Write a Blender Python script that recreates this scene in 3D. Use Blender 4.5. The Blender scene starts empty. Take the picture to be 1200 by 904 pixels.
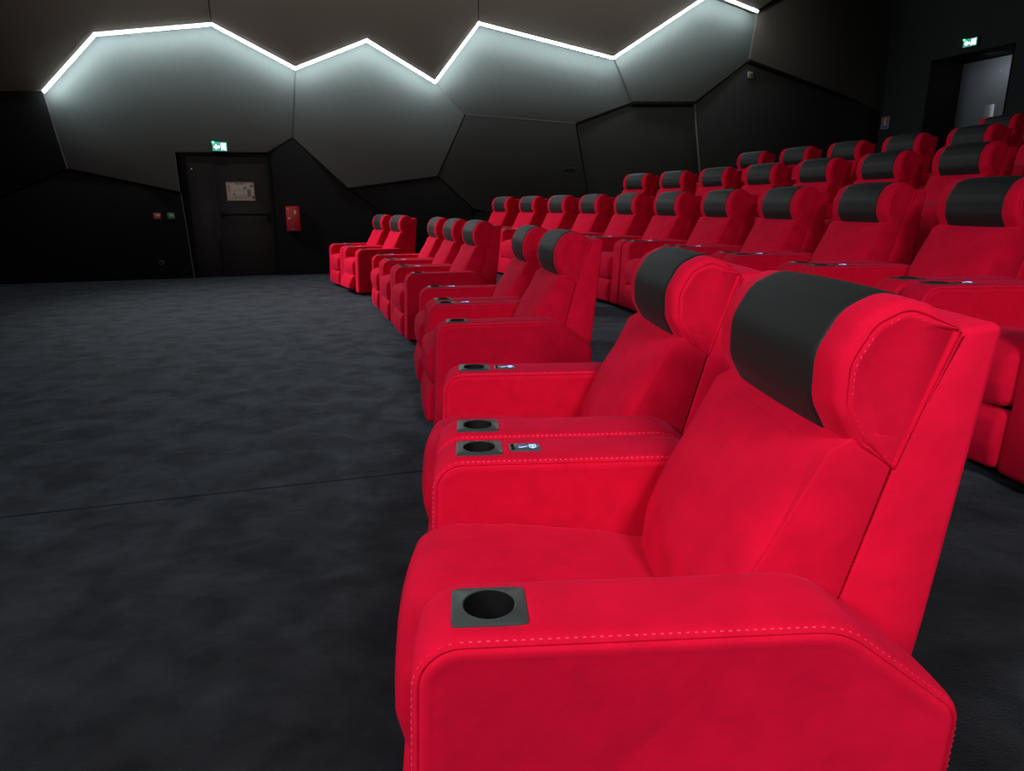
import bpy, bmesh, math, random
from mathutils import Vector, Matrix
random.seed(7)
S = bpy.context.scene
COL = S.collection

# ------------------------------------------------------------------ camera
CAM_H, PITCH, FPX = 1.197, 14.65, 808.0
cam_d = bpy.data.cameras.new('camera'); cam = bpy.data.objects.new('camera', cam_d); COL.objects.link(cam)
cam_d.sensor_fit = 'HORIZONTAL'; cam_d.sensor_width = 36.0; cam_d.lens = 36.0 * FPX / 1200.0
cam_d.clip_start = 0.05; cam_d.clip_end = 200
cam.location = (0, 0, CAM_H); cam.rotation_euler = (math.radians(90 - PITCH), 0, 0)
S.camera = cam

# ------------------------------------------------------------------ world + light + exposure
w = bpy.data.worlds.new('world'); S.world = w; w.use_nodes = True
w.node_tree.nodes['Background'].inputs[0].default_value = (0.5, 0.52, 0.55, 1)
w.node_tree.nodes['Background'].inputs[1].default_value = 0.02
S.view_settings.view_transform = 'Standard'; S.view_settings.look = 'None'
S.view_settings.gamma = 1.0; S.view_settings.use_curve_mapping = False
S.view_settings.exposure = 0.0
LED_STRENGTH = 50.0
def ceiling_lamp(x, y, z, sx, sy, power, color, aim=None, spread=180):
    l = bpy.data.lights.new('ceiling_lamp', 'AREA'); l.shape = 'RECTANGLE'; l.size = sx; l.size_y = sy
    l.energy = power; l.color = color; l.spread = math.radians(spread)
    o = bpy.data.objects.new('ceiling_lamp', l); COL.objects.link(o); o.location = (x, y, z)
    if aim: o.rotation_euler = (Vector(aim) - Vector((x, y, z))).to_track_quat('-Z', 'Y').to_euler()
    return o
ceiling_lamp(-2.0, -0.3, 2.6, 0.8, 0.8, 88, (1.0, 0.96, 0.98), aim=(0.7, 1.8, 0.5))       # spots over the near end of the rows
ceiling_lamp(1.4, -1.9, 3.1, 0.9, 0.9, 40, (1.0, 0.96, 0.98), aim=(1.3, 1.4, 0.2), spread=100)
ceiling_lamp(-7.0, 9.4, 4.6, 1.2, 1.2, 100, (0.96, 0.98, 1.0), aim=(-2.0, 9.0, 0.5), spread=78)        # lamp by the screen
ceiling_lamp(0.0, 9.9, 7.1, 12.0, 0.6, 72, (1.0, 0.94, 0.87), aim=(-1.1, 12.95, 5.4), spread=80)

# ------------------------------------------------------------------ frames of reference
PSI = math.radians(20)
U = Vector((math.cos(PSI), math.sin(PSI), 0)); N = Vector((math.sin(PSI), -math.cos(PSI), 0)); Z = Vector((0, 0, 1))
W0 = Vector((-5.404, 11.814, 0))          # foot of the panelled wall, left of its door
UC = 14.78                                # corner with the rear wall
ARC = Vector((-23.219, 0.091, 0))         # centre of the curved rows
def W(u, z, off=0.0): return W0 + U*u + N*off + Z*z

# ------------------------------------------------------------------ materials
def mat(name, col, rough=0.7, metal=0.0, bump=None, emit=None, estr=0.0, sheen=0.0, sheen_tint=(1,1,1), var=None, spec=0.5):
    m = bpy.data.materials.new(name); m.use_nodes = True
    nt = m.node_tree; b = nt.nodes['Principled BSDF']
    b.inputs['Base Color'].default_value = (*col, 1); b.inputs['Roughness'].default_value = rough
    b.inputs['Metallic'].default_value = metal; b.inputs['Specular IOR Level'].default_value = spec
    if sheen:
        b.inputs['Sheen Weight'].default_value = sheen; b.inputs['Sheen Roughness'].default_value = 0.45
        b.inputs['Sheen Tint'].default_value = (*sheen_tint, 1)
    if emit: b.inputs['Emission Color'].default_value = (*emit, 1); b.inputs['Emission Strength'].default_value = estr
    tc = nt.nodes.new('ShaderNodeTexCoord')
    if var:
        scale, lo, hi, detail = var
        n = nt.nodes.new('ShaderNodeTexNoise'); n.inputs['Scale'].default_value = scale; n.inputs['Detail'].default_value = detail
        nt.links.new(tc.outputs['Object'], n.inputs['Vector'])
        r = nt.nodes.new('ShaderNodeMapRange'); r.inputs[1].default_value = 0.3; r.inputs[2].default_value = 0.7
        r.inputs[3].default_value = lo; r.inputs[4].default_value = hi
        nt.links.new(n.outputs[0], r.inputs[0])
        mx = nt.nodes.new('ShaderNodeVectorMath'); mx.operation = 'SCALE'; mx.inputs[0].default_value = col
        nt.links.new(r.outputs[0], mx.inputs['Scale']); nt.links.new(mx.outputs[0], b.inputs['Base Color'])
    if bump:
        prev = None
        for scale, strength, dist in bump:
            n = nt.nodes.new('ShaderNodeTexNoise'); n.inputs['Scale'].default_value = scale; n.inputs['Detail'].default_value = 4
            nt.links.new(tc.outputs['Object'], n.inputs['Vector'])
            bp = nt.nodes.new('ShaderNodeBump'); bp.inputs['Strength'].default_value = strength; bp.inputs['Distance'].default_value = dist
            nt.links.new(n.outputs[0], bp.inputs['Height'])
            if prev: nt.links.new(prev.outputs[0], bp.inputs['Normal'])
            prev = bp
        nt.links.new(prev.outputs[0], b.inputs['Normal'])
    return m
M = {}
M['velvet'] = mat('red_velvet', (0.63, 0.0035, 0.030), 0.85, bump=[(420, 0.12, 0.002), (9, 0.10, 0.03)], sheen=0.20, sheen_tint=(1.0, 0.07, 0.24), var=(14, 0.90, 1.08, 5), spec=0.06)
M['thread'] = mat('red_thread', (0.78, 0.04, 0.09), 0.6)
M['leather'] = mat('black_leather', (0.0075, 0.0098, 0.0096), 0.62, bump=[(520, 0.10, 0.0006)], sheen=0.02, spec=0.32)
M['holder'] = mat('dark_satin_plastic', (0.055, 0.066, 0.064), 0.34, metal=0.2, bump=[(900, 0.04, 0.0004)])
M['well'] = mat('black_plastic', (0.002, 0.002, 0.002), 0.7, spec=0.2)
M['panel_face'] = mat('control_panel_face', (0.07, 0.085, 0.09), 0.3)
M['icon'] = mat('blue_backlight', (0.2, 0.35, 1.0), 0.5, emit=(0.30, 0.45, 1.0), estr=1.6)
M['white_icon'] = mat('white_backlight', (0.8, 0.8, 0.8), 0.5, emit=(0.8, 0.9, 1.0), estr=0.9)
M['carpet'] = mat('charcoal_carpet', (0.0065, 0.0072, 0.0082), 0.9, bump=[(260, 0.5, 0.004), (16, 0.10, 0.02)], sheen=0.17, sheen_tint=(0.62, 0.80, 1.0), var=(7.0, 0.3, 1.75, 4), spec=0.15)
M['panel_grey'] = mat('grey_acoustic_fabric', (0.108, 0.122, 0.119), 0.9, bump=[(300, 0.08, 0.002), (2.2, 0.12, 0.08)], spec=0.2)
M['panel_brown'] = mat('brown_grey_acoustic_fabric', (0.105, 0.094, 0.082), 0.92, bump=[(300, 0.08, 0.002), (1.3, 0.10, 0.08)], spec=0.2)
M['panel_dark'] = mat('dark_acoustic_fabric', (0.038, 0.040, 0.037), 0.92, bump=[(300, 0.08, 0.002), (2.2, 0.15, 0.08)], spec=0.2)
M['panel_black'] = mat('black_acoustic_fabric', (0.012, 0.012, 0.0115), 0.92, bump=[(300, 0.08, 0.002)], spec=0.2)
M['black'] = mat('matt_black_paint', (0.006, 0.006, 0.006), 0.8, spec=0.2)
M['edge'] = mat('lit_edge_grey', (0.16, 0.165, 0.165), 0.7)  # pale tone imitates light caught on the board edges
M['door'] = mat('black_door_paint', (0.009, 0.0085, 0.0075), 0.55, bump=[(60, 0.03, 0.002)])
M['rear_wall'] = mat('dark_grey_wall_paint', (0.045, 0.050, 0.050), 0.9, bump=[(180, 0.06, 0.003)], spec=0.2)
M['grey_door'] = mat('grey_door_paint', (0.17, 0.18, 0.20), 0.6)
M['steel'] = mat('brushed_steel', (0.62, 0.64, 0.64), 0.35, metal=0.6)
M['led'] = mat('led_diffuser', (0.9, 0.95, 0.92), 0.5, emit=(0.84, 0.97, 1.0), estr=LED_STRENGTH)
M['paper'] = mat('cream_paper', (0.75, 0.70, 0.60), 0.7)
M['ink'] = mat('grey_ink', (0.16, 0.15, 0.14), 0.8)
M['ink_red'] = mat('red_ink', (0.45, 0.12, 0.1), 0.8)
M['ink_green'] = mat('green_ink', (0.2, 0.3, 0.18), 0.8)
M['cabinet_red'] = mat('red_enamel', (0.55, 0.012, 0.018), 0.4)
M['white'] = mat('white_plastic', (0.7, 0.7, 0.68), 0.5)
M['blue_print'] = mat('blue_print', (0.12, 0.16, 0.55), 0.5)
M['call_red'] = mat('red_call_plastic', (0.62, 0.10, 0.09), 0.45)
M['call_green'] = mat('green_call_plastic', (0.07, 0.34, 0.17), 0.45)
M['exit_face'] = mat('exit_sign_face', (0.02, 0.25, 0.2), 0.4, emit=(0.10, 0.42, 0.36), estr=0.8)
M['exit_white'] = mat('exit_sign_pictogram', (0.9, 1, 0.95), 0.4, emit=(0.85, 1.0, 0.95), estr=5.0)
M['green_led'] = mat('green_status_led', (0.05, 0.9, 0.2), 0.4, emit=(0.02, 1.0, 0.16), estr=14.0)
M['socket'] = mat('grey_socket_plastic', (0.07, 0.072, 0.07), 0.5)
M['beige'] = mat('beige_plastic', (0.30, 0.28, 0.22), 0.6)

# the pile of the carpet is brushed this way and that: its sheen varies in soft patches
_nt = M['carpet'].node_tree; _b = _nt.nodes['Principled BSDF']
_tc = _nt.nodes.new('ShaderNodeTexCoord'); _n = _nt.nodes.new('ShaderNodeTexNoise'); _n.inputs['Scale'].default_value = 4.2; _n.inputs['Detail'].default_value = 4.0; _n.inputs['Roughness'].default_value = 0.62; _n.inputs['Distortion'].default_value = 0.6
_r = _nt.nodes.new('ShaderNodeMapRange'); _r.inputs[1].default_value = 0.36; _r.inputs[2].default_value = 0.64; _r.inputs[3].default_value = 0.09; _r.inputs[4].default_value = 0.215
_nt.links.new(_tc.outputs['Object'], _n.inputs['Vector']); _nt.links.new(_n.outputs[0], _r.inputs[0]); _nt.links.new(_r.outputs[0], _b.inputs['Sheen Weight'])

# ------------------------------------------------------------------ helpers
def obj(name, bm, m, parent=None, angle=38, kind=None):
    bm.normal_update()
    for f in bm.faces: f.smooth = True
    for e in bm.edges:
        if len(e.link_faces) == 2 and e.calc_face_angle(0) > math.radians(angle): e.smooth = False
    me = bpy.data.meshes.new(name); bm.to_mesh(me); bm.free()
    for mm in (m if isinstance(m, (list, tuple)) else [m]): me.materials.append(mm)
    o = bpy.data.objects.new(name, me); COL.objects.link(o)
    if parent: o.parent = parent
    if kind: o['kind'] = kind
    return o
def tag(o, label, cat, group=None):
    o['label'] = label; o['category'] = cat
    if group: o['group'] = group
    return o
def empty(name, loc=(0,0,0), rz=0.0, kind=None):
    o = bpy.data.objects.new(name, None); COL.objects.link(o); o.location = loc; o.rotation_euler = (0, 0, rz)
    o.empty_display_size = 0.1
    if kind: o['kind'] = kind
    return o
def box(bm, c, s, mi=0, M4=None, bev=0.0):
    r = bmesh.ops.create_cube(bm, size=1.0, matrix=Matrix.Translation(c) @ Matrix.Diagonal((*s, 1)))
    vs = r['verts']; fs = set(f for v in vs for f in v.link_faces)
    for f in fs: f.material_index = mi
    if bev > 0:
        es = set(e for v in vs for e in v.link_edges)
        rr = bmesh.ops.bevel(bm, geom=list(es), offset=bev, segments=2, affect='EDGES', profile=0.5)
        for f in rr['faces']: f.material_index = mi
        vs = list(set(v for f in rr['faces'] for v in f.verts) | set(v for v in vs if v.is_valid))
    if M4: bmesh.ops.transform(bm, matrix=M4, verts=[v for v in vs if v.is_valid])
    return vs
def cyl(bm, c, r, h, axis='Z', n=24, mi=0, r2=None):
    rot = {'Z': Matrix.Identity(4), 'X': Matrix.Rotation(math.pi/2, 4, 'Y'), 'Y': Matrix.Rotation(math.pi/2, 4, 'X')}[axis]
    rr = bmesh.ops.create_cone(bm, cap_ends=True, segments=n, radius1=r, radius2=(r if r2 is None else r2), depth=h, matrix=Matrix.Translation(c) @ rot)
    for f in set(f for v in rr['verts'] for f in v.link_faces): f.material_index = mi
    return rr['verts']
def roundpoly(pts, seg=5):
    """pts: (x, z, radius) counter-clockwise; returns rounded outline"""
    out = []; n = len(pts)
    for i in range(n):
        p0 = Vector(pts[i-1][:2]); p = Vector(pts[i][:2]); p1 = Vector(pts[(i+1) % n][:2]); r = pts[i][2]
        if r <= 0: out.append(p); continue
        a = (p0-p); b = (p1-p); la, lb = a.length, b.length; a.normalize(); b.normalize()
        ang = math.acos(max(-1, min(1, a.dot(b)))); t = min(r / max(math.tan(ang/2), 1e-4), la*0.49, lb*0.49)
        rr = t * math.tan(ang/2); bis = (a+b)
        if bis.length < 1e-5: out.append(p); continue
        bis.normalize(); c = p + bis * (rr / math.sin(ang/2))
        s = p + a*t - c; e = p + b*t - c
        a0 = math.atan2(s.y, s.x); a1 = math.atan2(e.y, e.x); d = a1 - a0
        while d > math.pi: d -= 2*math.pi
        while d < -math.pi: d += 2*math.pi
        k = max(2, int(seg*abs(d)/0.8)+1)
        for j in range(k+1): out.append(c + Vector((math.cos(a0+d*j/k), math.sin(a0+d*j/k)))*rr)
    return out
def densify(P, step=0.04):
    out = []
    for i, p in enumerate(P):
        q = P[(i+1) % len(P)]; n = max(1, int((q-p).length/step))
        for j in range(n): out.append(p.lerp(q, j/n))
    return out
def prism(bm, P, slices, wfun=None, mi=0, disp=None):
    """P outline in (x, z) counter-clockwise; slices [(y, inset)]; inset along inward normals times weight"""
    n = len(P); nor = []
    for i in range(n):
        t = (P[(i+1) % n] - P[i-1]); t.normalize(); nor.append(Vector((-t.y, t.x)))
    rings = []
    for y, ins in slices:
        ring = []
        for p, nn in zip(P, nor):
            wt = wfun(p) if wfun else 1.0
            q = p + nn*ins*wt
            v = Vector((q.x, y, q.y))
            if disp: v += disp(v)
            ring.append(bm.verts.new(v))
        rings.append(ring)
    for a, b in zip(rings, rings[1:]):
        for i in range(n):
            f = bm.faces.new((a[i], b[i], b[(i+1) % n], a[(i+1) % n])); f.material_index = mi
    for ring, flip in ((rings[0], False), (rings[-1], True)):
        f = bm.faces.new(ring if not flip else ring[::-1]); f.material_index = mi
    return rings
def dashes(bm, path, nrm, L=0.0065, gap=0.0035, wdt=0.0013, closed=False):
    """path: 3D points; nrm: function(point, tangent)->outward normal"""
    seglist = list(zip(path, path[1:])); carry = 0.0
    for a, b in seglist:
        d = b - a; ln = d.length
        if ln < 1e-6: continue
        t = d/ln; pos = carry
        while pos + L <= ln:
            p = a + t*(pos + L/2); nn = nrm(p, t); sd = t.cross(nn)
            vs = []
            for e in (-1, 1):
                for s_ in (-1, 1): vs.append(bm.verts.new(p + t*e*L/2*0.9 + sd*s_*wdt*0.6 - nn*0.001))
                vs.append(bm.verts.new(p + t*e*L/2*0.55 + nn*wdt*0.6))
            bm.faces.new((vs[0], vs[2], vs[5], vs[3])); bm.faces.new((vs[2], vs[1], vs[4], vs[5]))
            bm.faces.new((vs[0], vs[1], vs[2])); bm.faces.new((vs[3], vs[5], vs[4]))
            pos += L + gap
        carry = max(0.0, pos - ln)
def V2(*p): return [Vector(q) for q in p]

# ------------------------------------------------------------------ structure: floor and stepped platforms
bm = bmesh.new()
box(bm, (1.0, 4.0, -0.15), (44, 44, 0.3)); 
obj('floor', bm, M['carpet'], kind='structure')
_f = bpy.data.objects['floor']
def floor_point(px, py):
    th = math.radians(PITCH); d = Vector(((px-600)/FPX, math.cos(th), -math.sin(th))) + Vector((0, math.sin(th), math.cos(th)))*((452-py)/FPX)
    return Vector((0, 0, CAM_H)) + d*(-CAM_H/d.z)
_a, _c = floor_point(-300, 640), floor_point(497, 552); _t = (_c-_a).normalized(); _s = Vector((-_t.y, _t.x, 0))*0.004
bm = bmesh.new(); vs = [bm.verts.new(p + _s*k + Z*h) for p in (_a, _c) for k in (-1, 1) for h in (-0.01, 0.0012)]
for f in ((0,1,3,2), (4,6,7,5), (0,4,5,1), (2,3,7,6), (0,2,6,4), (1,5,7,3)): bm.faces.new([vs[i] for i in f])
bmesh.ops.recalc_face_normals(bm, faces=bm.faces[:]); obj('carpet_seam', bm, M['black'], parent=_f)
def ring_floor(R0, z0, z1, a0=-0.65, a1=0.60, R1=37.5):
    bm = bmesh.new(); n = 90; rows = []
    for i in range(n+1):
        a = a0 + (a1-a0)*i/n; c, s = math.cos(a), math.sin(a); rows.append([])
        # stop at the panelled wall
        Rm = R1
        den = (Vector((c, s, 0))).dot(N); num = (W0 - ARC).dot(N)
        if abs(den) > 1e-6:
            rw = num/den
            if rw > 0: Rm = min(Rm, rw + 0.02)
        Rm = max(Rm, R0 + 0.01)
        for R, z in ((R0+0.004, z0), (R0, z1-0.012), (R0+0.004, z1-0.003), (R0+0.015, z1), (Rm, z1), (Rm, z0)):
            rows[-1].append(bm.verts.new(ARC + Vector((c*R, s*R, z))))
    for a, b in zip(rows, rows[1:]):
        for j in range(5): bm.faces.new((a[j], a[j+1], b[j+1], b[j]))
        bm.faces.new((a[5], a[0], b[0], b[5]))
    bm.faces.new(rows[0][::-1]); bm.faces.new(rows[-1])
    bmesh.ops.recalc_face_normals(bm, faces=bm.faces[:])
    return obj('floor', bm, M['carpet'], kind='structure')
E2, E3, E4, E5 = 0.264, 0.588, 0.892, 1.20
R2, R3, R4, R5 = 25.11, 26.56, 27.98, 29.40
ring_floor(23.945, 0.0, E2); ring_floor(26.12, E2, E3); ring_floor(27.58, E3, E4); ring_floor(29.1, E4, E5)
ring_floor(30.45, E5, 1.62); ring_floor(31.9, 1.62, 2.03)

# ------------------------------------------------------------------ structure: walls and ceiling
CEIL = 7.4
def slab(name, u0, u1, z0, z1, off, th, m, frame=None):
    """box in the panelled wall's frame"""
    bm = bmesh.new(); vs = [bm.verts.new(W(u, z, o)) for u in (u0, u1) for z in (z0, z1) for o in (off-th, off)]
    for f in ((0,1,3,2), (4,6,7,5), (0,4,5,1), (2,3,7,6), (0,2,6,4), (1,5,7,3)): bm.faces.new([vs[i] for i in f])
    bmesh.ops.recalc_face_normals(bm, faces=bm.faces[:])
    return obj(name, bm, m, kind='structure')
def ray_wall(px, py, a, b):
    """point of the plane  off = a + b*z  of the panelled wall seen at a pixel of the photograph"""
    th = math.radians(PITCH)
    d = Vector(((px-600)/FPX, math.cos(th), -math.sin(th))) + Vector((0, math.sin(th), math.cos(th)))*((452-py)/FPX)
    o = Vector((0, 0, CAM_H)); n3 = N - Z*b; p0 = W0 + N*a
    return o + d*((p0-o).dot(n3)/d.dot(n3))
wall_far = bmesh.new()
# backing with the door opening left free
def wbox(bm, u0, u1, z0, z1, off, th):
    vs = [bm.verts.new(W(u, z, o)) for u in (u0, u1) for z in (z0, z1) for o in (off-th, off)]
    fs = [bm.faces.new([vs[i] for i in f]) for f in ((0,1,3,2), (4,6,7,5), (0,4,5,1), (2,3,7,6), (0,2,6,4), (1,5,7,3))]
    bmesh.ops.recalc_face_normals(bm, faces=fs); return vs
DU0, DU1, DZ = 0.02, 1.37, 2.03
wbox(wall_far, -9, DU0-0.03, 0, CEIL, -0.16, 0.25); wbox(wall_far, DU1+0.03, UC+0.3, 0, CEIL, -0.16, 0.25); wbox(wall_far, DU0-0.03, DU1+0.03, DZ+0.02, CEIL, -0.16, 0.25)
wall_far = obj('wall_far', wall_far, M['black'], kind='structure')

OUT_B = 0.0
def panel(px_pts, m, a, b, depth=0.16, extra=None, name='wall_panel', shrink=0.010, um_pts=None):
    """one faceted acoustic board: outline (photo pixels of its corners laid back onto its plane), thickness, bevelled rim"""
    pts = []
    for q in px_pts:
        if len(q) == 3: pts.append(W(q[0], q[1], a + b*q[1]))     # (u, z, 'w') given directly on the wall
        else: pts.append(ray_wall(q[0], q[1], a, b))
    uz = [Vector(((p-W0).dot(U), p.z)) for p in pts]
    area = sum(uz[i-1].x*uz[i].y - uz[i].x*uz[i-1].y for i in range(len(uz)))
    if area < 0: uz = uz[::-1]
    n = len(uz); ins = []
    for i in range(n):
        e0 = (uz[i]-uz[i-1]).normalized(); e1 = (uz[(i+1) % n]-uz[i]).normalized()
        n0 = Vector((-e0.y, e0.x)); n1 = Vector((-e1.y, e1.x)); k = n0+n1
        k = k/ max(0.35, k.dot(n0)) if k.length > 1e-4 else n0
        ins.append(k)
    bm = bmesh.new(); rings = []
    for sh, dd in ((shrink, -depth), (shrink, -0.010), (shrink+0.003, -0.003), (shrink+0.012, 0.0)):
        ring = []
        for p, k in zip(uz, ins):
            q = p + k*sh; ring.append(bm.verts.new(W(q.x, q.y, a + b*q.y + dd)))
        rings.append(ring)
    for r0, r1 in zip(rings, rings[1:]):
        for i in range(n): bm.faces.new((r0[i], r0[(i+1) % n], r1[(i+1) % n], r1[i]))
    bm.faces.new(rings[-1]); bm.faces.new(rings[0][::-1])
    bmesh.ops.recalc_face_normals(bm, faces=bm.faces[:])
    return obj(name, bm, m, parent=wall_far, angle=20)
A_=(50,106); B_=(110,39); C_=(248,27); D_=(346,79); E_=(430,46); F_=(510,95); G_=(561,26); H_=(719,67); I_=(834.6,-9.4); J_=(888,12)
K_=(343,162); L_=(79,198); P_=(545.5,134); Q_=(513,207); R_=(408,221); S_=(675,144.5); T_=(741,120.5); V_=(814,120.5); X_=(878,71); Y_=(1003,118)
# mid tier, washed by the strips: top edge set back, lower edge proud
MID = (-0.17, 0.045)
def mid_off(z): return MID[0] + MID[1]*z
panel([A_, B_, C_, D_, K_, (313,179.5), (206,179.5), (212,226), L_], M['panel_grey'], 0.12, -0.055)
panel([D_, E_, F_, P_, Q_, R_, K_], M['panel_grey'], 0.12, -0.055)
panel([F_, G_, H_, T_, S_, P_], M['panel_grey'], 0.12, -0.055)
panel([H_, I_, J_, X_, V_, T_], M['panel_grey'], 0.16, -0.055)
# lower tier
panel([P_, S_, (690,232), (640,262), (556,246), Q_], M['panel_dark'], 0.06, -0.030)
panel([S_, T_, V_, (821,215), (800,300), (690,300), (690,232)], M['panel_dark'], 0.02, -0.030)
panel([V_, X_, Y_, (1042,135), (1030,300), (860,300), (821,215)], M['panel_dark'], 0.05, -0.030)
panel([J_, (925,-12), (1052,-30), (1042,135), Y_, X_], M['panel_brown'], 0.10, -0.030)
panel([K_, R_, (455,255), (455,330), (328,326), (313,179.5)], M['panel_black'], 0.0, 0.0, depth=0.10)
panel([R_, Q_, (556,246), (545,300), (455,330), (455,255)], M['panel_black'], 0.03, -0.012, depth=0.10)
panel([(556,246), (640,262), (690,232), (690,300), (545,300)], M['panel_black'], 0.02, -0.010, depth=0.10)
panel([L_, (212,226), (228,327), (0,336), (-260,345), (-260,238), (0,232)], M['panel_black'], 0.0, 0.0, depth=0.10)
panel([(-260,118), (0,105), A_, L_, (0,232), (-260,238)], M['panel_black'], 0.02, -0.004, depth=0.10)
# upper tier: proud boards whose lower edges carry the strips
UP = 0.13
def upper(pts, m=M['panel_brown']): return panel(pts, m, UP, 0.0, depth=0.26, shrink=0.006)
uzof = lambda q: (((ray_wall(q[0], q[1], UP, 0)-W0).dot(U)), ray_wall(q[0], q[1], UP, 0).z)
uC, uG, uJ = uzof(C_)[0], uzof(G_)[0], uzof(J_)[0]
TOP = CEIL-0.02
upper([A_, B_, C_, (uC-0.15, TOP, 'w'), (-8.9, TOP, 'w'), (-260,115)])
upper([C_, D_, E_, F_, G_, (uG, TOP, 'w'), (uC-0.15, TOP, 'w')])
upper([G_, H_, I_, (uJ-0.9, TOP, 'w'), (uG, TOP, 'w')])
upper([I_, J_, (925,-12), (1052,-30), (UC, TOP, 'w'), (uJ-0.9, TOP, 'w')])

# joints: light-grey strips stand in for lit edges, flat black strips for shaded recesses
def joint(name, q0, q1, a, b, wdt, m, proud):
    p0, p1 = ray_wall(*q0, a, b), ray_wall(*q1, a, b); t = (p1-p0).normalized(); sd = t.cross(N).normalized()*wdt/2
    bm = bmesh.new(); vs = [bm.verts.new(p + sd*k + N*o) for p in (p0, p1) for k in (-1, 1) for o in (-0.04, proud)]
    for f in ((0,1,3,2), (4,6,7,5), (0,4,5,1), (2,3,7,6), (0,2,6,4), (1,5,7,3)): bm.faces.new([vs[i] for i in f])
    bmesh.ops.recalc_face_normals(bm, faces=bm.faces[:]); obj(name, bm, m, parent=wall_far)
for q0, q1, a, b, wd in ((A_, L_, 0.12, -0.055, 0.016), (D_, K_, 0.12, -0.055, 0.008), (F_, P_, 0.12, -0.055, 0.014), (P_, S_, 0.10, -0.045, 0.016), (J_, X_, 0.15, -0.052, 0.022), (V_, (821,204), 0.06, -0.030, 0.014), ((212,226), (228,326), 0.0, 0.0, 0.014), (H_, T_, 0.14, -0.055, 0.010)):
    joint('lit_edge_strip', q0, q1, a, b, wd, M['edge'], 0.004)
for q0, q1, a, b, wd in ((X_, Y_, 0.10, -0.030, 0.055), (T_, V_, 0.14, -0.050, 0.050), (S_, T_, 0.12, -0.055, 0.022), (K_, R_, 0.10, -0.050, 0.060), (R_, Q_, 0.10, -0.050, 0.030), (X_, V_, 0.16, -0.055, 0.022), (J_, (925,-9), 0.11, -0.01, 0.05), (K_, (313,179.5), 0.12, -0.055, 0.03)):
    joint('recess_shade_strip', q0, q1, a, b, wd, M['black'], 0.004)

# skirting boards
slab('baseboard_left', -8.9, DU0-0.04, 0.0, 0.13, 0.025, 0.06, M['black']); slab('baseboard_right', DU1+0.06, 4.6, 0.0, 0.13, 0.025, 0.06, M['black'])

# rear wall with its door opening (landing level), left side next to the corner
KC = W(UC, 0, 0); VB = N.copy(); NB = -U
def RB(v, z, off=0.0): return KC + VB*v + NB*off + Z*z
def rbox(bm, v0, v1, z0, z1, o0, o1, mi=0):
    vs = [bm.verts.new(RB(v, z, o)) for v in (v0, v1) for z in (z0, z1) for o in (o0, o1)]
    fs = [bm.faces.new([vs[i] for i in f]) for f in ((0,1,3,2), (4,6,7,5), (0,4,5,1), (2,3,7,6), (0,2,6,4), (1,5,7,3))]
    for f in fs: f.material_index = mi
    bmesh.ops.recalc_face_normals(bm, faces=fs); return vs
OV0, OV1, OZ = 1.13, 2.87, 4.15
bm = bmesh.new()
rbox(bm, -0.3, OV0, 0, CEIL, -0.3, 0); rbox(bm, OV0, OV1, OZ, CEIL, -0.3, 0); rbox(bm, OV1, 24, 0, CEIL, -0.3, 0)
obj('wall_rear', bm, M['rear_wall'], kind='structure')
bm = bmesh.new()
rbox(bm, OV0-0.06, OV0, 2.0, OZ+0.06, -1.0, -0.301); rbox(bm, OV1, OV1+0.06, 2.0, OZ+0.06, -1.0, -0.301); rbox(bm, OV0-0.06, OV1+0.06, OZ, OZ+0.06, -1.0, -0.301)
rbox(bm, OV0-0.06, OV1+0.06, 1.9, 2.03, -1.0, 0.0)
rbox(bm, OV0-0.01, OV0+0.012, 2.03, OZ, -0.30, 0.012); rbox(bm, OV1-0.012, OV1+0.01, 2.03, OZ, -0.30, 0.012); rbox(bm, OV0-0.01, OV1+0.01, OZ-0.012, OZ+0.01, -0.30, 0.012)
obj('trim_1', bm, M['black'], kind='structure')
# other walls and ceiling, outside the frame
bm = bmesh.new()
p = [W(-9, 0, 0), W(-9, 0, 24)]
vs = [bm.verts.new(q + U*du + Z*dz) for q in p for du in (0, -0.3) for dz in (0, CEIL)]
for f in ((0,1,3,2), (4,6,7,5), (0,4,5,1), (2,3,7,6), (0,2,6,4), (1,5,7,3)): bm.faces.new([vs[i] for i in f])
bmesh.ops.recalc_face_normals(bm, faces=bm.faces[:]); obj('wall_screen', bm, M['rear_wall'], kind='structure')
bm = bmesh.new(); wbox(bm, -9.3, UC+0.3, 0, CEIL, 23.4, -0.3); obj('wall_near', bm, M['rear_wall'], kind='structure')
bm = bmesh.new(); wbox(bm, -9.3, UC+0.3, CEIL, CEIL+0.2, -0.4, -24.2); obj('ceiling', bm, M['black'], kind='structure')

# ------------------------------------------------------------------ far door
d1 = empty('door_1', W(DU0, 0, 0), PSI, kind='structure')       # local x along the wall, local -y into the room
def dl(bm, x0, x1, z0, z1, y0, y1, mi=0, bev=0.0):
    return box(bm, ((x0+x1)/2, (y0+y1)/2, (z0+z1)/2), (x1-x0, abs(y1-y0), z1-z0), mi, bev=bev)
DW = DU1-DU0
bm = bmesh.new()
dl(bm, -0.03, 0.03, 0, DZ, 0.0, 0.16); dl(bm, DW-0.03, DW+0.03, 0, DZ, 0.0, 0.16); dl(bm, 0.03, DW-0.03, DZ-0.04, DZ+0.0, 0.0, 0.16)
obj('door_frame', bm, M['black'], d1)
bm = bmesh.new(); dl(bm, 0.035, 0.435, 0.01, DZ-0.16, 0.08, 0.13, bev=0.004); dl(bm, 0.035, DW-0.035, DZ-0.155, DZ-0.045, 0.09, 0.13)
obj('door_leaf', bm, M['door'], d1)
bm = bmesh.new(); dl(bm, 0.447, DW-0.035, 0.01, DZ-0.16, 0.08, 0.13, bev=0.004)
leaf = obj('door_leaf', bm, M['door'], d1)
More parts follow.
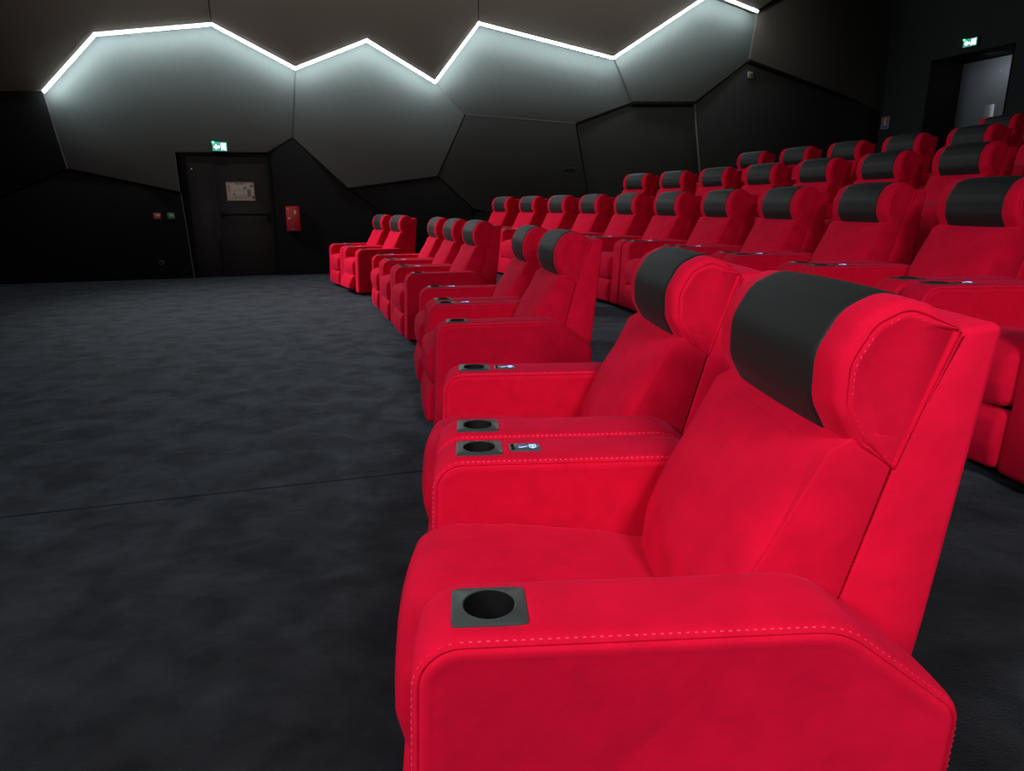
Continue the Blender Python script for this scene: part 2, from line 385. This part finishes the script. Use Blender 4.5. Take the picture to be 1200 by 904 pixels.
bm = bmesh.new(); dl(bm, 0.50, DW-0.06, 1.03, 1.065, -0.005, 0.025, bev=0.006); dl(bm, 0.50, 0.54, 0.99, 1.10, 0.0, 0.08, bev=0.006); dl(bm, DW-0.11, DW-0.06, 0.93, 1.10, 0.0, 0.08, bev=0.006)
obj('panic_bar', bm, M['black'], leaf)
bm = bmesh.new(); cyl(bm, (0.12, 0.075, 1.78), 0.010, 0.012, 'Y', 12); obj('door_peephole', bm, M['steel'], d1)

# evacuation plan on the door
ev = empty('evacuation_plan', W(DU0+0.62, 1.27, -0.065), PSI)
tag(ev, 'cream framed evacuation plan fixed on the black door under the exit sign', 'notice')
ww, hh = 0.45, 0.31
bm = bmesh.new(); box(bm, (ww/2, 0, hh/2), (ww, 0.012, hh), bev=0.002); obj('sheet', bm, M['paper'], ev)
bm = bmesh.new()
for (x, z, sx, sz) in ((ww/2, 0.006, ww, 0.009), (ww/2, hh-0.006, ww, 0.009), (0.006, hh/2, 0.009, hh), (ww-0.006, hh/2, 0.009, hh)): box(bm, (x, -0.008, z), (sx, 0.01, sz))
obj('frame', bm, M['beige'], ev)
bm = bmesh.new()
for (x, z, sx, sz, mi) in ((0.22, 0.275, 0.16, 0.012, 0), (0.05, 0.245, 0.05, 0.012, 1), (0.05, 0.215, 0.045, 0.012, 1), (0.05, 0.185, 0.04, 0.006, 0), (0.05, 0.165, 0.045, 0.006, 0), (0.05, 0.145, 0.04, 0.006, 0),
        (0.20, 0.215, 0.004, 0.09, 0), (0.20, 0.17, 0.16, 0.004, 0), (0.28, 0.13, 0.004, 0.09, 0), (0.33, 0.19, 0.12, 0.004, 0), (0.36, 0.13, 0.055, 0.11, 2), (0.33, 0.09, 0.14, 0.004, 0), (0.13, 0.09, 0.004, 0.16, 0),
        (0.19, 0.075, 0.12, 0.004, 0), (0.24, 0.05, 0.22, 0.004, 0), (0.12, 0.11, 0.025, 0.02, 0), (0.30, 0.215, 0.05, 0.03, 2), (0.405, 0.245, 0.05, 0.03, 0), (0.42, 0.06, 0.03, 0.05, 0)):
    box(bm, (x, -0.0068, z), (sx, 0.002, sz), mi)
obj('plan_print', bm, [M['ink'], M['ink_red'], M['ink_green']], ev, kind='stuff')

# exit signs: running figure, door and arrow on a backlit box with a green status light
def exit_sign(loc, rz, ww, hh, label):
    e = empty('exit_sign', loc, rz); tag(e, label, 'exit sign')
    bm = bmesh.new(); box(bm, (ww/2, 0.012, hh/2), (ww, 0.05, hh), bev=0.004); obj('housing', bm, M['socket'], e)
    bm = bmesh.new(); box(bm, (ww/2, -0.0145, hh/2), (ww*0.95, 0.004, hh*0.90), bev=0.001); obj('face', bm, M['exit_face'], e)
    bm = bmesh.new(); y = -0.018
    def q(pts):
        a = [bm.verts.new((x*ww, y, z*hh)) for x, z in pts]; b = [bm.verts.new((x*ww, y+0.003, z*hh)) for x, z in pts]
        bm.faces.new(a); n = len(a)
        for i in range(n): bm.faces.new((a[i], a[(i+1) % n], b[(i+1) % n], b[i]))
    q([(0.60,0.15),(0.66,0.15),(0.66,0.82),(0.60,0.82)]); q([(0.66,0.76),(0.90,0.76),(0.90,0.82),(0.66,0.82)]); q([(0.85,0.15),(0.90,0.15),(0.90,0.76),(0.85,0.76)])   # door outline
    q([(0.70,0.62),(0.75,0.57),(0.80,0.62),(0.75,0.70)]); q([(0.66,0.52),(0.78,0.55),(0.80,0.40),(0.70,0.36)])                                                # head, trunk
    q([(0.72,0.40),(0.78,0.40),(0.84,0.18),(0.79,0.16)]); q([(0.70,0.42),(0.74,0.36),(0.66,0.20),(0.60,0.24)]); q([(0.78,0.54),(0.86,0.46),(0.84,0.42),(0.77,0.48)])
    q([(0.12,0.45),(0.28,0.72),(0.28,0.56),(0.50,0.56),(0.50,0.34),(0.28,0.34),(0.28,0.18)])                                                                # arrow
    obj('pictogram', bm, M['exit_white'], e)
    bm = bmesh.new(); bmesh.ops.create_icosphere(bm, subdivisions=2, radius=0.016, matrix=Matrix.Translation((0.02, -0.02, hh-0.015))); obj('status_light', bm, M['green_led'], e)
    return e
pe = ray_wall(249, 177.5, 0.06, 0)
exit_sign(tuple(pe), PSI, 0.235, 0.155, 'small lit exit sign above the black double door at left')

# rear door
d2 = empty('door_2', RB(OV0, 2.03, -0.9), math.atan2(VB.y, VB.x), kind='structure')     # local x along the rear wall towards the near side
bm = bmesh.new(); dl(bm, 0.02, 1.08, 0.01, OZ-2.03-0.015, -0.02, 0.03, bev=0.004); lf = obj('door_leaf', bm, M['grey_door'], d2)
bm = bmesh.new(); dl(bm, 1.10, OV1-OV0-0.02, 0.01, OZ-2.03-0.015, -0.02, 0.03, bev=0.004); obj('door_leaf', bm, M['grey_door'], d2)
PLX0, PLX1 = 1.805-OV0, 2.01-OV0
bm = bmesh.new(); dl(bm, PLX0, PLX1, 0.75, 1.20, -0.03, -0.019, bev=0.003); obj('push_plate', bm, M['steel'], lf)
bm = bmesh.new(); cyl(bm, (0.90, -0.027, 1.83), 0.018, 0.02, 'Y', 12); obj('door_peephole', bm, M['steel'], lf)
pr = RB(1.842, 4.25, 0.06)
exit_sign(tuple(pr), math.atan2(VB.y, VB.x), 0.30, 0.16, 'lit exit sign above the grey door at the upper right')
# lobby lamp over the rear door
ll = bpy.data.lights.new('door_lamp', 'AREA'); ll.size = 0.3; ll.energy = 3.0; ll.color = (0.85, 0.92, 1.0)
lo = bpy.data.objects.new('door_lamp', ll); COL.objects.link(lo); lo.location = RB(2.2, 4.1, -0.35); lo.rotation_euler = (Vector((RB(1.9, 3.0, -0.9)) - lo.location)).to_track_quat('-Z', 'Y').to_euler()

# small wall fittings
def wall_thing(name, px, py, off=0.0):
    q = ray_wall(px, py, off, 0); return empty(name, tuple(q), PSI)
fc = wall_thing('fire_cabinet', 336.5, 271, 0.005); tag(fc, 'small red metal fire equipment cabinet on the black wall beside the door', 'cabinet')
cw, chh = 0.225, 0.42
bm = bmesh.new(); box(bm, (cw/2, -0.055, chh/2), (cw, 0.11, chh), bev=0.006); obj('body', bm, M['cabinet_red'], fc)
bm = bmesh.new(); box(bm, (cw/2, -0.116, chh/2), (cw-0.014, 0.012, chh-0.014), bev=0.004); cd = obj('door', bm, M['cabinet_red'], fc)
bm = bmesh.new(); cyl(bm, (0.045, -0.13, chh*0.52), 0.013, 0.022, 'Y', 14); obj('lock', bm, M['steel'], cd)
bm = bmesh.new(); cyl(bm, (0.150, -0.1235, chh*0.80), 0.022, 0.003, 'Y', 16); box(bm, (0.150, -0.1235, chh*0.74), (0.036, 0.003, 0.045)); obj('pictogram', bm, M['white'], cd)
bm = bmesh.new(); box(bm, (0.10, -0.1235, 0.035), (0.075, 0.003, 0.016)); obj('sticker', bm, M['blue_print'], cd)
bm = bmesh.new(); box(bm, (0.035, -0.1235, chh*0.90), (0.03, 0.003, 0.02)); obj('sticker', bm, M['white'], cd)
for px, m, lab, c in ((180.5, 'call_red', 'square red alarm call point on the black wall left of the door', 'red'), (196.8, 'call_green', 'square green door release call point on the black wall left of the door', 'green')):
    t = wall_thing('call_point', px, 257, 0.005); tag(t, lab, 'call point')
    bm = bmesh.new(); box(bm, (0.055, -0.022, 0.05), (0.11, 0.045, 0.10), bev=0.008); obj('housing', bm, M[m], t)
    bm = bmesh.new(); box(bm, (0.062, -0.046, 0.052), (0.062, 0.004, 0.040), bev=0.001); obj('press_plate', bm, M['white'], t)
    bm = bmesh.new(); box(bm, (0.062, -0.049, 0.052), (0.040, 0.003, 0.012)); obj('marking', bm, M[m], t)
t = wall_thing('wall_socket', 189.5, 308, 0.005); tag(t, 'small round grey socket low on the black wall', 'socket')
bm = bmesh.new(); cyl(bm, (0, -0.012, 0), 0.042, 0.024, 'Y', 24, r2=0.038); obj('cover', bm, M['socket'], t)
bm = bmesh.new(); cyl(bm, (0, -0.026, 0), 0.025, 0.006, 'Y', 20); obj('insert', bm, M['black'], t)
def on_panel(name, px, py, a, b): q = ray_wall(px, py, a, b); return empty(name, tuple(q), PSI)
t = on_panel('thermostat', 875.5, 91.5, 0.052, -0.030); tag(t, 'tiny beige control box on the dark upper wall near the lights', 'control box')
bm = bmesh.new(); box(bm, (0.06, -0.015, 0.06), (0.115, 0.03, 0.13), bev=0.006); obj('housing', bm, M['beige'], t)
bm = bmesh.new(); cyl(bm, (0.075, -0.033, 0.06), 0.028, 0.01, 'Y', 16); obj('dial', bm, M['socket'], t)
t = on_panel('wall_vent', 660, 202, 0.062, -0.030); tag(t, 'small dark slot vent low on the dark padded wall', 'vent')
bm = bmesh.new(); box(bm, (0.14, -0.006, 0.05), (0.27, 0.016, 0.075), bev=0.008); obj('flange', bm, M['panel_dark'], t)
bm = bmesh.new(); box(bm, (0.14, -0.014, 0.055), (0.19, 0.006, 0.028), bev=0.002); obj('slot', bm, M['black'], t)
sg = empty('safety_sign', tuple(RB(0.03, 2.90, 0.012)), math.atan2(VB.y, VB.x)); tag(sg, 'small red, white and blue notice on the rear wall by the corner', 'sign')
bm = bmesh.new(); box(bm, (0.10, 0.0, 0.12), (0.20, 0.012, 0.26), bev=0.002); obj('board', bm, M['white'], sg)
bm = bmesh.new(); box(bm, (0.035, -0.007, 0.155), (0.05, 0.003, 0.17)); box(bm, (0.165, -0.007, 0.155), (0.05, 0.003, 0.17)); box(bm, (0.10, -0.007, 0.235), (0.18, 0.003, 0.02)); box(bm, (0.10, -0.007, 0.17), (0.02, 0.003, 0.08)); obj('red_print', bm, M['call_red'], sg)
bm = bmesh.new(); box(bm, (0.10, -0.007, 0.03), (0.18, 0.003, 0.06)); obj('blue_print', bm, M['blue_print'], sg)

# ------------------------------------------------------------------ LED strips under the lower edges of the upper boards
led = empty('led_strip', tuple(ray_wall(*C_, UP, 0))); tag(led, 'zigzag white LED light strip running along the panelled wall', 'light strip')
pts = [ray_wall(q[0], q[1], UP, 0) for q in (A_, B_, C_, D_, E_, F_, G_, H_, I_, J_)]
for a, b in zip(pts, pts[1:]):
    t = (b-a).normalized(); dn = t.cross(N); dn = dn if dn.z < 0 else -dn
    for kind in ('strip_segment', 'strip_profile'):
        bm = bmesh.new()
        if kind == 'strip_segment': o0, o1, d0, d1_ = -0.034, 0.004, 0.000, 0.031
        else: o0, o1, d0, d1_ = -0.060, -0.0345, -0.020, 0.006
        a2, b2 = a - t*0.012, b + t*0.012
        vs = [bm.verts.new(q + N*o + dn*dd - led.location) for q in (a2, b2) for dd in (d0, d1_) for o in (o0, o1)]
        for f in ((0,1,3,2), (4,6,7,5), (0,4,5,1), (2,3,7,6), (0,2,6,4), (1,5,7,3)): bm.faces.new([vs[i] for i in f])
        bmesh.ops.recalc_face_normals(bm, faces=bm.faces[:])
        obj(kind, bm, M['led'] if kind == 'strip_segment' else M['black'], led)

# ------------------------------------------------------------------ the cinema recliner (faces local -x; local origin: floor, midway between the arms, under the cup holders)
ARM_T, HW = 0.345, 0.082
def arm_outline(grow=0.0):
    return roundpoly([(-0.132, 0.035, 0.02), (0.700, 0.035, 0.02), (0.704, 0.472, 0.055), (0.508, 0.621, 0.13), (-0.112, 0.619, 0.075)], 7)
def make_chair():
    root = empty('cinema_recliner')
    # --- arms
    P = densify(arm_outline(), 0.035)
    h = HW
    half = [(-h+0.002, 0.040), (-h, 0.030), (-h-0.0008, 0.021), (-h+0.0012, 0.0150), (-h+0.0055, 0.0135), (-h+0.0030, 0.0105), (-h+0.0055, 0.005), (-h+0.013, 0.0012), (-h+0.024, -0.0008), (-0.030, -0.002), (0, -0.0025)]
    sl = half + [(-y, i) for y, i in half[:-1][::-1]]
    arm_mesh = None
    for side in (-1, 1):                          # -1: near arm (cup holder only), +1: far arm (cup holder and control panel)
        if arm_mesh is None:
            bm = bmesh.new(); prism(bm, P, sl, lambda p: 0.4 if p.y < 0.1 else 1.0)
            bmesh.ops.recalc_face_normals(bm, faces=bm.faces[:])
            a = obj('armrest', bm, M['velvet'], root, angle=60)
            cb = bmesh.new(); cyl(cb, (0, 0.003, 0.62), 0.0405, 0.18, 'Z', 40); cut = obj('cutter', cb, M['well'])
            md = a.modifiers.new('b', 'BOOLEAN'); md.operation = 'DIFFERENCE'; md.object = cut; md.solver = 'EXACT'
            bpy.context.view_layer.update()
            dg = bpy.context.evaluated_depsgraph_get(); me2 = bpy.data.meshes.new_from_object(a.evaluated_get(dg))
            a.modifiers.clear(); old = a.data; a.data = me2; me2.name = 'armrest'; bpy.data.meshes.remove(old)
            cm = cut.data; bpy.data.objects.remove(cut); bpy.data.meshes.remove(cm); arm_mesh = me2
        else:
            a = bpy.data.objects.new('armrest', arm_mesh); COL.objects.link(a); a.parent = root
        a.location = (0, side*ARM_T, 0)
        # cup holder: square plate with a round opening, rim and a deep well
        bm = bmesh.new(); n = 40; zt, zb = 0.6243, 0.6215; R = 0.0385; y0 = 0.003
        sq = roundpoly([(-0.056, -0.049, 0.008), (0.056, -0.049, 0.008), (0.056, 0.051, 0.008), (-0.056, 0.051, 0.008)], 4)
        def sqpt(ang):
            d = Vector((math.cos(ang), math.sin(ang))); best = None
            for i in range(len(sq)):
                p, q = sq[i], sq[(i+1) % len(sq)]; e = q-p; den = d.x*e.y-d.y*e.x
                if abs(den) < 1e-9: continue
                p_ = p - Vector((0, 0)); tt = (p_.x*e.y-p_.y*e.x)/den; ss = (p_.x*d.y-p_.y*d.x)/den
                if tt > 0 and -1e-6 <= ss <= 1+1e-6 and (best is None or tt < best): best = tt
            return d*(best or 0.05)
        rings = []
        for rad, z, mode in ((None, zb-0.004, 'sq'), (None, zt-0.0015, 'sq'), (0.96, zt, 'sqs'), (R+0.004, zt, 'c'), (R+0.002, zt+0.0012, 'c'), (R, zt, 'c'), (R-0.001, zt-0.004, 'c'), (R-0.0025, zt-0.085, 'c')):
            rg = []
            for i in range(n):
                ang = 2*math.pi*(i+0.5)/n
                q = sqpt(ang)*(rad if mode == 'sqs' else 1) if mode != 'c' else Vector((math.cos(ang)*rad, math.sin(ang)*rad))
                rg.append(bm.verts.new((q.x, q.y+(y0 if mode == 'c' else 0), z)))
            rings.append(rg)
        for k, (ra, rb) in enumerate(zip(rings, rings[1:])):
            for i in range(n):
                f = bm.faces.new((ra[i], ra[(i+1) % n], rb[(i+1) % n], rb[i])); f.material_index = 1 if k >= 5 else 0
        f = bm.faces.new(rings[-1]); f.material_index = 1
        obj('cup_holder', bm, [M['holder'], M['well']], a)
        if side == 1:
            bm = bmesh.new()
            Q = roundpoly([(0.074, -0.030, 0.010), (0.150, -0.030, 0.010), (0.150, 0.024, 0.016), (0.074, 0.024, 0.006)], 5)
            lo = [bm.verts.new((q.x, q.y, 0.617)) for q in Q]; md_ = [bm.verts.new((q.x, q.y, 0.6232)) for q in Q]
            cc = Vector((0.112, -0.003)); up = [bm.verts.new(((q.x-cc.x)*0.94+cc.x, (q.y-cc.y)*0.92+cc.y, 0.6245)) for q in Q]
            for r0, r1 in ((lo, md_), (md_, up)):
                for i in range(len(Q)): bm.faces.new((r0[i], r0[(i+1) % len(Q)], r1[(i+1) % len(Q)], r1[i]))
            f = bm.faces.new(up)
            box(bm, (0.082, -0.004, 0.6249), (0.008, 0.040, 0.0015), 1)          # dark end clip
            obj('control_panel', bm, [M['panel_face'], M['well']], a)
            bm = bmesh.new(); z = 0.6251
            for cx, cy, sx, sy, rz in ((0.131, 0.008, 0.016, 0.0022, 0), (0.131, -0.009, 0.016, 0.0022, 0), (0.1235, 0, 0.0022, 0.018, 0), (0.1385, 0, 0.0022, 0.018, 0), (0.131, -0.014, 0.008, 0.002, 0), (0.131, 0.002, 0.008, 0.0022, 0), (0.131, -0.003, 0.0022, 0.009, 0),
                                       (0.110, -0.005, 0.014, 0.0024, 0.35), (0.101, -0.0085, 0.009, 0.0024, -0.1)):
                box(bm, (0, 0, 0), (sx, sy, 0.001), 0, Matrix.Translation((cx, cy, z)) @ Matrix.Rotation(rz, 4, 'Z'))
            obj('glowing_symbols', bm, M['icon'], a)
        # stitching round the top gusset on both faces
        bm = bmesh.new()
        path = [p for p in densify(arm_outline(), 0.012)]
        i0 = min(range(len(path)), key=lambda i: (path[i]-Vector((0.703, 0.10))).length); path = path[i0:] + path[:i0]
        keep = []
        for p in path:
            keep.append(p)
            if p.x < 0 and p.y < 0.12: break
        cen = Vector((0.3, 0.3))
        for sy in (-1,):
            yy = sy*(h-0.0072)
            pth = [Vector((p.x+(0.3-p.x)*0.008, yy, p.y-(0.0042 if p.y > 0.4 else 0))) for p in keep]
            def nr(p, t, sy=sy):
                nn = t.cross(Vector((0, 1, 0))); c3 = p - Vector((0.3, p.y, 0.3))
                return nn if nn.dot(c3) > 0 else -nn
            dashes(bm, [p + nr(p, (pth[min(i+1, len(pth)-1)]-pth[max(i-1, 0)]).normalized())*0.0006 for i, p in enumerate(pth)], nr)
        obj('stitching', bm, M['thread'], a, kind='stuff')
    # --- back: shell, frame band and front cushion, between the arms
    b = 0.256
    def edge_slices(b, r, k=4, crown=0.0, mid=6, ry=None):
        ry = ry or r
        out = []
        for i in range(k+1):
            a_ = math.pi/2*i/k; out.append((-b + ry*(1-math.cos(a_)), r*(1-math.sin(a_))))
        for j in range(1, mid):
            y = (-b+ry) + (2*b-2*ry)*j/mid; out.append((y, -crown*(1-((y)/(b-ry))**2)))
        out += [(-y, i_) for y, i_ in out[:k+1][::-1]]
        return out
    def linew(rear, fall, lo=0.1):
        def f(p):
            d = 1e9
            for a_, b_ in zip(rear, rear[1:]):
                a_, b_ = Vector(a_), Vector(b_); e = b_-a_; t = max(0, min(1, (p-a_).dot(e)/e.length_squared)); d = min(d, (p-a_-e*t).length)
            return lo + (1-lo)*max(0.0, min(1.0, d/fall))
        return f
    shell = densify(roundpoly([(0.655, 0.785, 0.0), (0.600, 0.570, 0.02), (0.520, 0.30, 0.02), (0.500, 0.10, 0.01), (0.700, 0.10, 0.02), (0.752, 0.500, 0.05), (0.802, 1.024, 0.014), (0.728, 1.012, 0.004), (0.700, 0.930, 0.0)], 5), 0.05)
    bm = bmesh.new(); prism(bm, shell, edge_slices(b, 0.012, 3, 0.004), lambda p: 0.3 if p.x < 0.70 else 1.0); obj('back_shell', bm, M['velvet'], root, angle=50)
    band = densify(roundpoly([(0.600, 0.850, 0.0), (0.545, 0.818, 0.0), (0.530, 0.786, 0.01), (0.432, 0.590, 0.02), (0.430, 0.33, 0.01), (0.515, 0.30, 0.01), (0.597, 0.570, 0.02), (0.652, 0.788, 0.0), (0.66, 0.84, 0.0)], 4), 0.04)
    bm = bmesh.new(); prism(bm, band, edge_slices(b-0.002, 0.0035, 2)); obj('back_side_panel', bm, M['velvet'], root, angle=50)
    cush = densify(roundpoly([(0.600, 0.840, 0.01), (0.540, 0.812, 0.05), (0.440, 0.670, 0.20), (0.374, 0.530, 0.18), (0.364, 0.400, 0.05), (0.430, 0.36, 0.02), (0.455, 0.590, 0.02), (0.562, 0.808, 0.0)], 6), 0.03)
    wf = linew([(0.430, 0.36), (0.455, 0.590), (0.560, 0.805), (0.595, 0.822)], 0.066, 0.02)
    bm = bmesh.new(); prism(bm, cush, edge_slices(b-0.005, 0.052, 9, 0.012, 6, ry=0.12), wf); obj('back_cushion', bm, M['velvet'], root, angle=50)
    # --- headrest roll and leather cover
    HP = roundpoly([(0.700, 0.925, 0.0), (0.730, 1.014, 0.012), (0.690, 1.048, 0.05), (0.640, 1.064, 0.06), (0.580, 1.034, 0.07), (0.543, 0.965, 0.09), (0.545, 0.885, 0.08), (0.585, 0.815, 0.06), (0.655, 0.785, 0.004)], 7)
    HPd = densify(HP, 0.03)
    bm = bmesh.new()
    wh = linew([(0.655, 0.785), (0.700, 0.925), (0.730, 1.014)], 0.045, 0.04)
    hs = [(-b+0.003, 0.040), (-b-0.001, 0.030), (-b-0.001, 0.0225), (-b+0.0022, 0.0190), (-b-0.0004, 0.0155), (-b+0.003, 0.009), (-b+0.009, 0.0035), (-b+0.020, 0.0), (-b+0.05, -0.001)]
    hs = hs + [(y, -0.001) for y in (-0.1, 0, 0.1)] + [(-y, i_) for y, i_ in hs[::-1]]
    prism(bm, HPd, hs, wh); hd = obj('headrest', bm, M['velvet'], root, angle=60)
    # leather wrap: an open band round the roll with real thickness
    cen = [p for p in HPd]
    # walk from the crease at the top over the front to the underside
    top_i = min(range(len(cen)), key=lambda i: (cen[i]-Vector((0.712, 1.036))).length)
    end_i = min(range(len(cen)), key=lambda i: (cen[i]-Vector((0.598, 0.800))).length)
    seq = []; i = top_i
    while True:
        seq.append(cen[i]);
        if i == end_i: break
        i = (i+1) % len(cen)
    bm = bmesh.new(); cols = []
    nn = len(seq); CW = 0.182
    ys = [-CW, -CW+0.004, -CW+0.02] + [-CW+0.02+(2*CW-0.04)*j/8 for j in range(1, 8)] + [CW-0.02, CW-0.004, CW]
    for j, y in enumerate(ys):
        col = []
        for i, p in enumerate(seq):
            t = (seq[min(i+1, nn-1)]-seq[max(i-1, 0)]).normalized(); no = Vector((t.y, -t.x))
            lift = 0.0035 + 0.0035*(1 - (abs(y)/CW)**2)
            if j in (0, len(ys)-1): lift = 0.0
            if i in (0, nn-1): lift = -0.001
            q = p + no*lift; col.append(bm.verts.new((q.x, y, q.y)))
        cols.append(col)
    for a_, b_ in zip(cols, cols[1:]):
        for i in range(nn-1): bm.faces.new((a_[i], a_[i+1], b_[i+1], b_[i]))
    bmesh.ops.recalc_face_normals(bm, faces=bm.faces[:])
    obj('leather_cover', bm, M['leather'], hd, angle=70)
    bm = bmesh.new()
    # stitched seam on the side discs
    for sy in (-1, 1):
        pth = []
        nh = len(HPd)
        for i, p in enumerate(HPd):
            t = (HPd[(i+1) % nh]-HPd[i-1]).normalized(); inn = Vector((-t.y, t.x)); pth.append((p + inn*0.0255*wh(p), p))
        sel = [q for q, p in pth if wh(p) > 0.6]
        k0 = max(range(len(sel)), key=lambda i: sel[i].x + sel[i].y*0.5); sel = sel[k0:] + sel[:k0]
        dashes(bm, [Vector((q.x, sy*(b+0.0014), q.y)) for q in sel], lambda p, t, sy=sy: Vector((0, sy, 0)), L=0.006, gap=0.0045)
    obj('stitching', bm, M['thread'], hd, kind='stuff')
    # --- seat cushion, foot rest, base
    SP = densify(roundpoly([(0.42, 0.300, 0.02), (0.42, 0.420, 0.03), (0.280, 0.452, 0.2), (0.080, 0.474, 0.3), (-0.080, 0.480, 0.12), (-0.152, 0.448, 0.055), (-0.162, 0.350, 0.09), (-0.140, 0.262, 0.035), (0.0, 0.262, 0.02)], 6), 0.035)
    bs = 0.257
    bm = bmesh.new(); prism(bm, SP, edge_slices(bs, 0.040, 7, 0.014, 8), linew([(0.42, 0.420), (0.42, 0.30), (0.0, 0.262)], 0.08, 0.1))
    obj('seat_cushion', bm, M['velvet'], root, angle=55)
    FP = densify(roundpoly([(-0.128, 0.252, 0.02), (-0.152, 0.215, 0.05), (-0.160, 0.130, 0.1), (-0.146, 0.045, 0.025), (-0.075, 0.038, 0.02), (-0.070, 0.245, 0.02)], 5), 0.035)
    hinge = Vector((-0.075, 0.252)); FP2 = [p - hinge for p in FP]
    bm = bmesh.new(); prism(bm, FP2, edge_slices(bs, 0.026, 5, 0.006, 6), lambda p: 1.0 if p.x < -0.02 else 0.2)
    fr = obj('footrest', bm, M['velvet'], root, angle=55); fr.location = (hinge.x, 0, hinge.y)
    bm = bmesh.new(); box(bm, (0.22, 0, 0.15), (0.52, 0.50, 0.22)); box(bm, (0.22, 0, 0.025), (0.60, 0.46, 0.05)); obj('seat_base', bm, M['black'], root)
    return root
def copy_tree(o, parent=None):
    c = o.copy(); COL.objects.link(c)
    if parent is not None: c.parent = parent
    for ch in list(o.children): copy_tree(ch, c)
    return c

proto = make_chair(); used = [False]
def chair(x, y, z, yaw, label, group, kick=0.0):
    o = proto if not used[0] else copy_tree(PROTO_CLEAN)
    used[0] = True
    o.location = (x, y, z); o.rotation_euler = (0, 0, yaw); tag(o, label, 'cinema seat', group)
    if kick:
        for ch in o.children:
            if ch.name.startswith('footrest'): ch.rotation_euler = (0, kick, 0)
    return o
PROTO_CLEAN = proto
# front row: (near cup position, yaw degrees, number) groups measured along the row
PITCH_ROW = 0.868
groups = [((-0.034, 0.905), 3.85, 2), ((-0.282, 3.520), 10.3, 2), ((-0.830, 6.140), 17.8, 3), ((-2.010, 9.545), 27.0, 2)]
names1 = ['red velvet recliner nearest the camera, front row, armrest filling the bottom of the view',
          'second red recliner of the front row, right behind the nearest one',
          'third red recliner of the front row, first one past the first gap',
          'fourth red recliner of the front row, just before the second gap',
          'near seat of the group of three red recliners in the front row',
          'middle seat of the group of three red recliners in the front row',
          'far seat of the group of three red recliners in the front row',
          'red recliner in the farthest front-row pair, near seat, footrest slightly raised',
          'farthest red recliner at the end of the front row, by the dark wall']
k = 0
for (x, y), deg, n in groups:
    a = math.radians(deg); t = Vector((-math.sin(a), math.cos(a)))
    for i in range(n):
        c = Vector((x, y)) + t*(ARM_T + i*PITCH_ROW)
        chair(c.x, c.y, 0, a, names1[k], 'recliners in the front row', kick=(0.42 if k == 7 else 0.12 if k in (2, 3) else 0.0)); k += 1
ORD = ['first', 'second', 'third', 'fourth', 'fifth', 'sixth', 'seventh', 'eighth', 'ninth', 'tenth', 'eleventh', 'twelfth']
def row(chain, e, dyaw, rowname):
    """chain: (x, y, angle) of every seat from the near end; drawn apart a little where arms would touch"""
    cx = sum(c[0] for c in chain)/len(chain); cy = sum(c[1] for c in chain)/len(chain)
    d = math.hypot(chain[1][0]-chain[0][0], chain[1][1]-chain[0][1]); k = max(1.0, 0.868/d)
    n = len(chain)
    for i, (x, y, a) in enumerate(chain):
        num = n - i            # counted from the far, left-hand end
        lab = ('farthest left red recliner at the end of the %s' % rowname) if num == 1 else ('%s red recliner from the far left end of the %s' % (ORD[num-1], rowname))
        if i == 0: lab = 'red recliner cut by the right edge of the view in the %s' % rowname
        chair(cx+(x-cx)*k, cy+(y-cy)*k, e, a + dyaw, lab, 'recliners in the ' + rowname)
def nearer(chain):
    (x0, y0, a0), (x1, y1, a1) = chain[:2]; d = math.hypot(x1-x0, y1-y0); a = a0-(a1-a0)
    return [(x0 + math.sin((a+a0)/2)*d, y0 - math.cos((a+a0)/2)*d, a)] + chain
row(nearer([(1.6918, 3.382, 0.1231), (1.5658, 4.254, 0.1638), (1.4045, 5.1202, 0.2045), (1.208, 5.9791, 0.2452), (0.9768, 6.8293, 0.2859), (0.7111, 7.6694, 0.3266), (0.4115, 8.4979, 0.3673), (0.0784, 9.3136, 0.408), (-0.2876, 10.1151, 0.4487), (-0.6859, 10.901, 0.4895)]), E2+0.002, 0.0, 'second row')
row(nearer([(2.8497, 5.4025, 0.1635), (2.692, 6.2386, 0.2094), (2.4962, 7.0666, 0.2552), (2.2625, 7.8848, 0.3011), (1.9917, 8.6913, 0.3469), (1.6841, 9.4847, 0.3928), (1.3405, 10.263, 0.4386)]), E3+0.002, 0.082, 'third row')
row(nearer([(3.9399, 7.041, 0.1872), (3.76, 7.8803, 0.2351), (3.5402, 8.71, 0.2829), (3.2809, 9.5283, 0.3308), (2.9828, 10.3333, 0.3786)]), E4+0.002, 0.068, 'fourth row')
row([(5.58, 7.98, 0.19), (5.40, 8.85, 0.23)], E5+0.002, 0.03, 'fifth row')
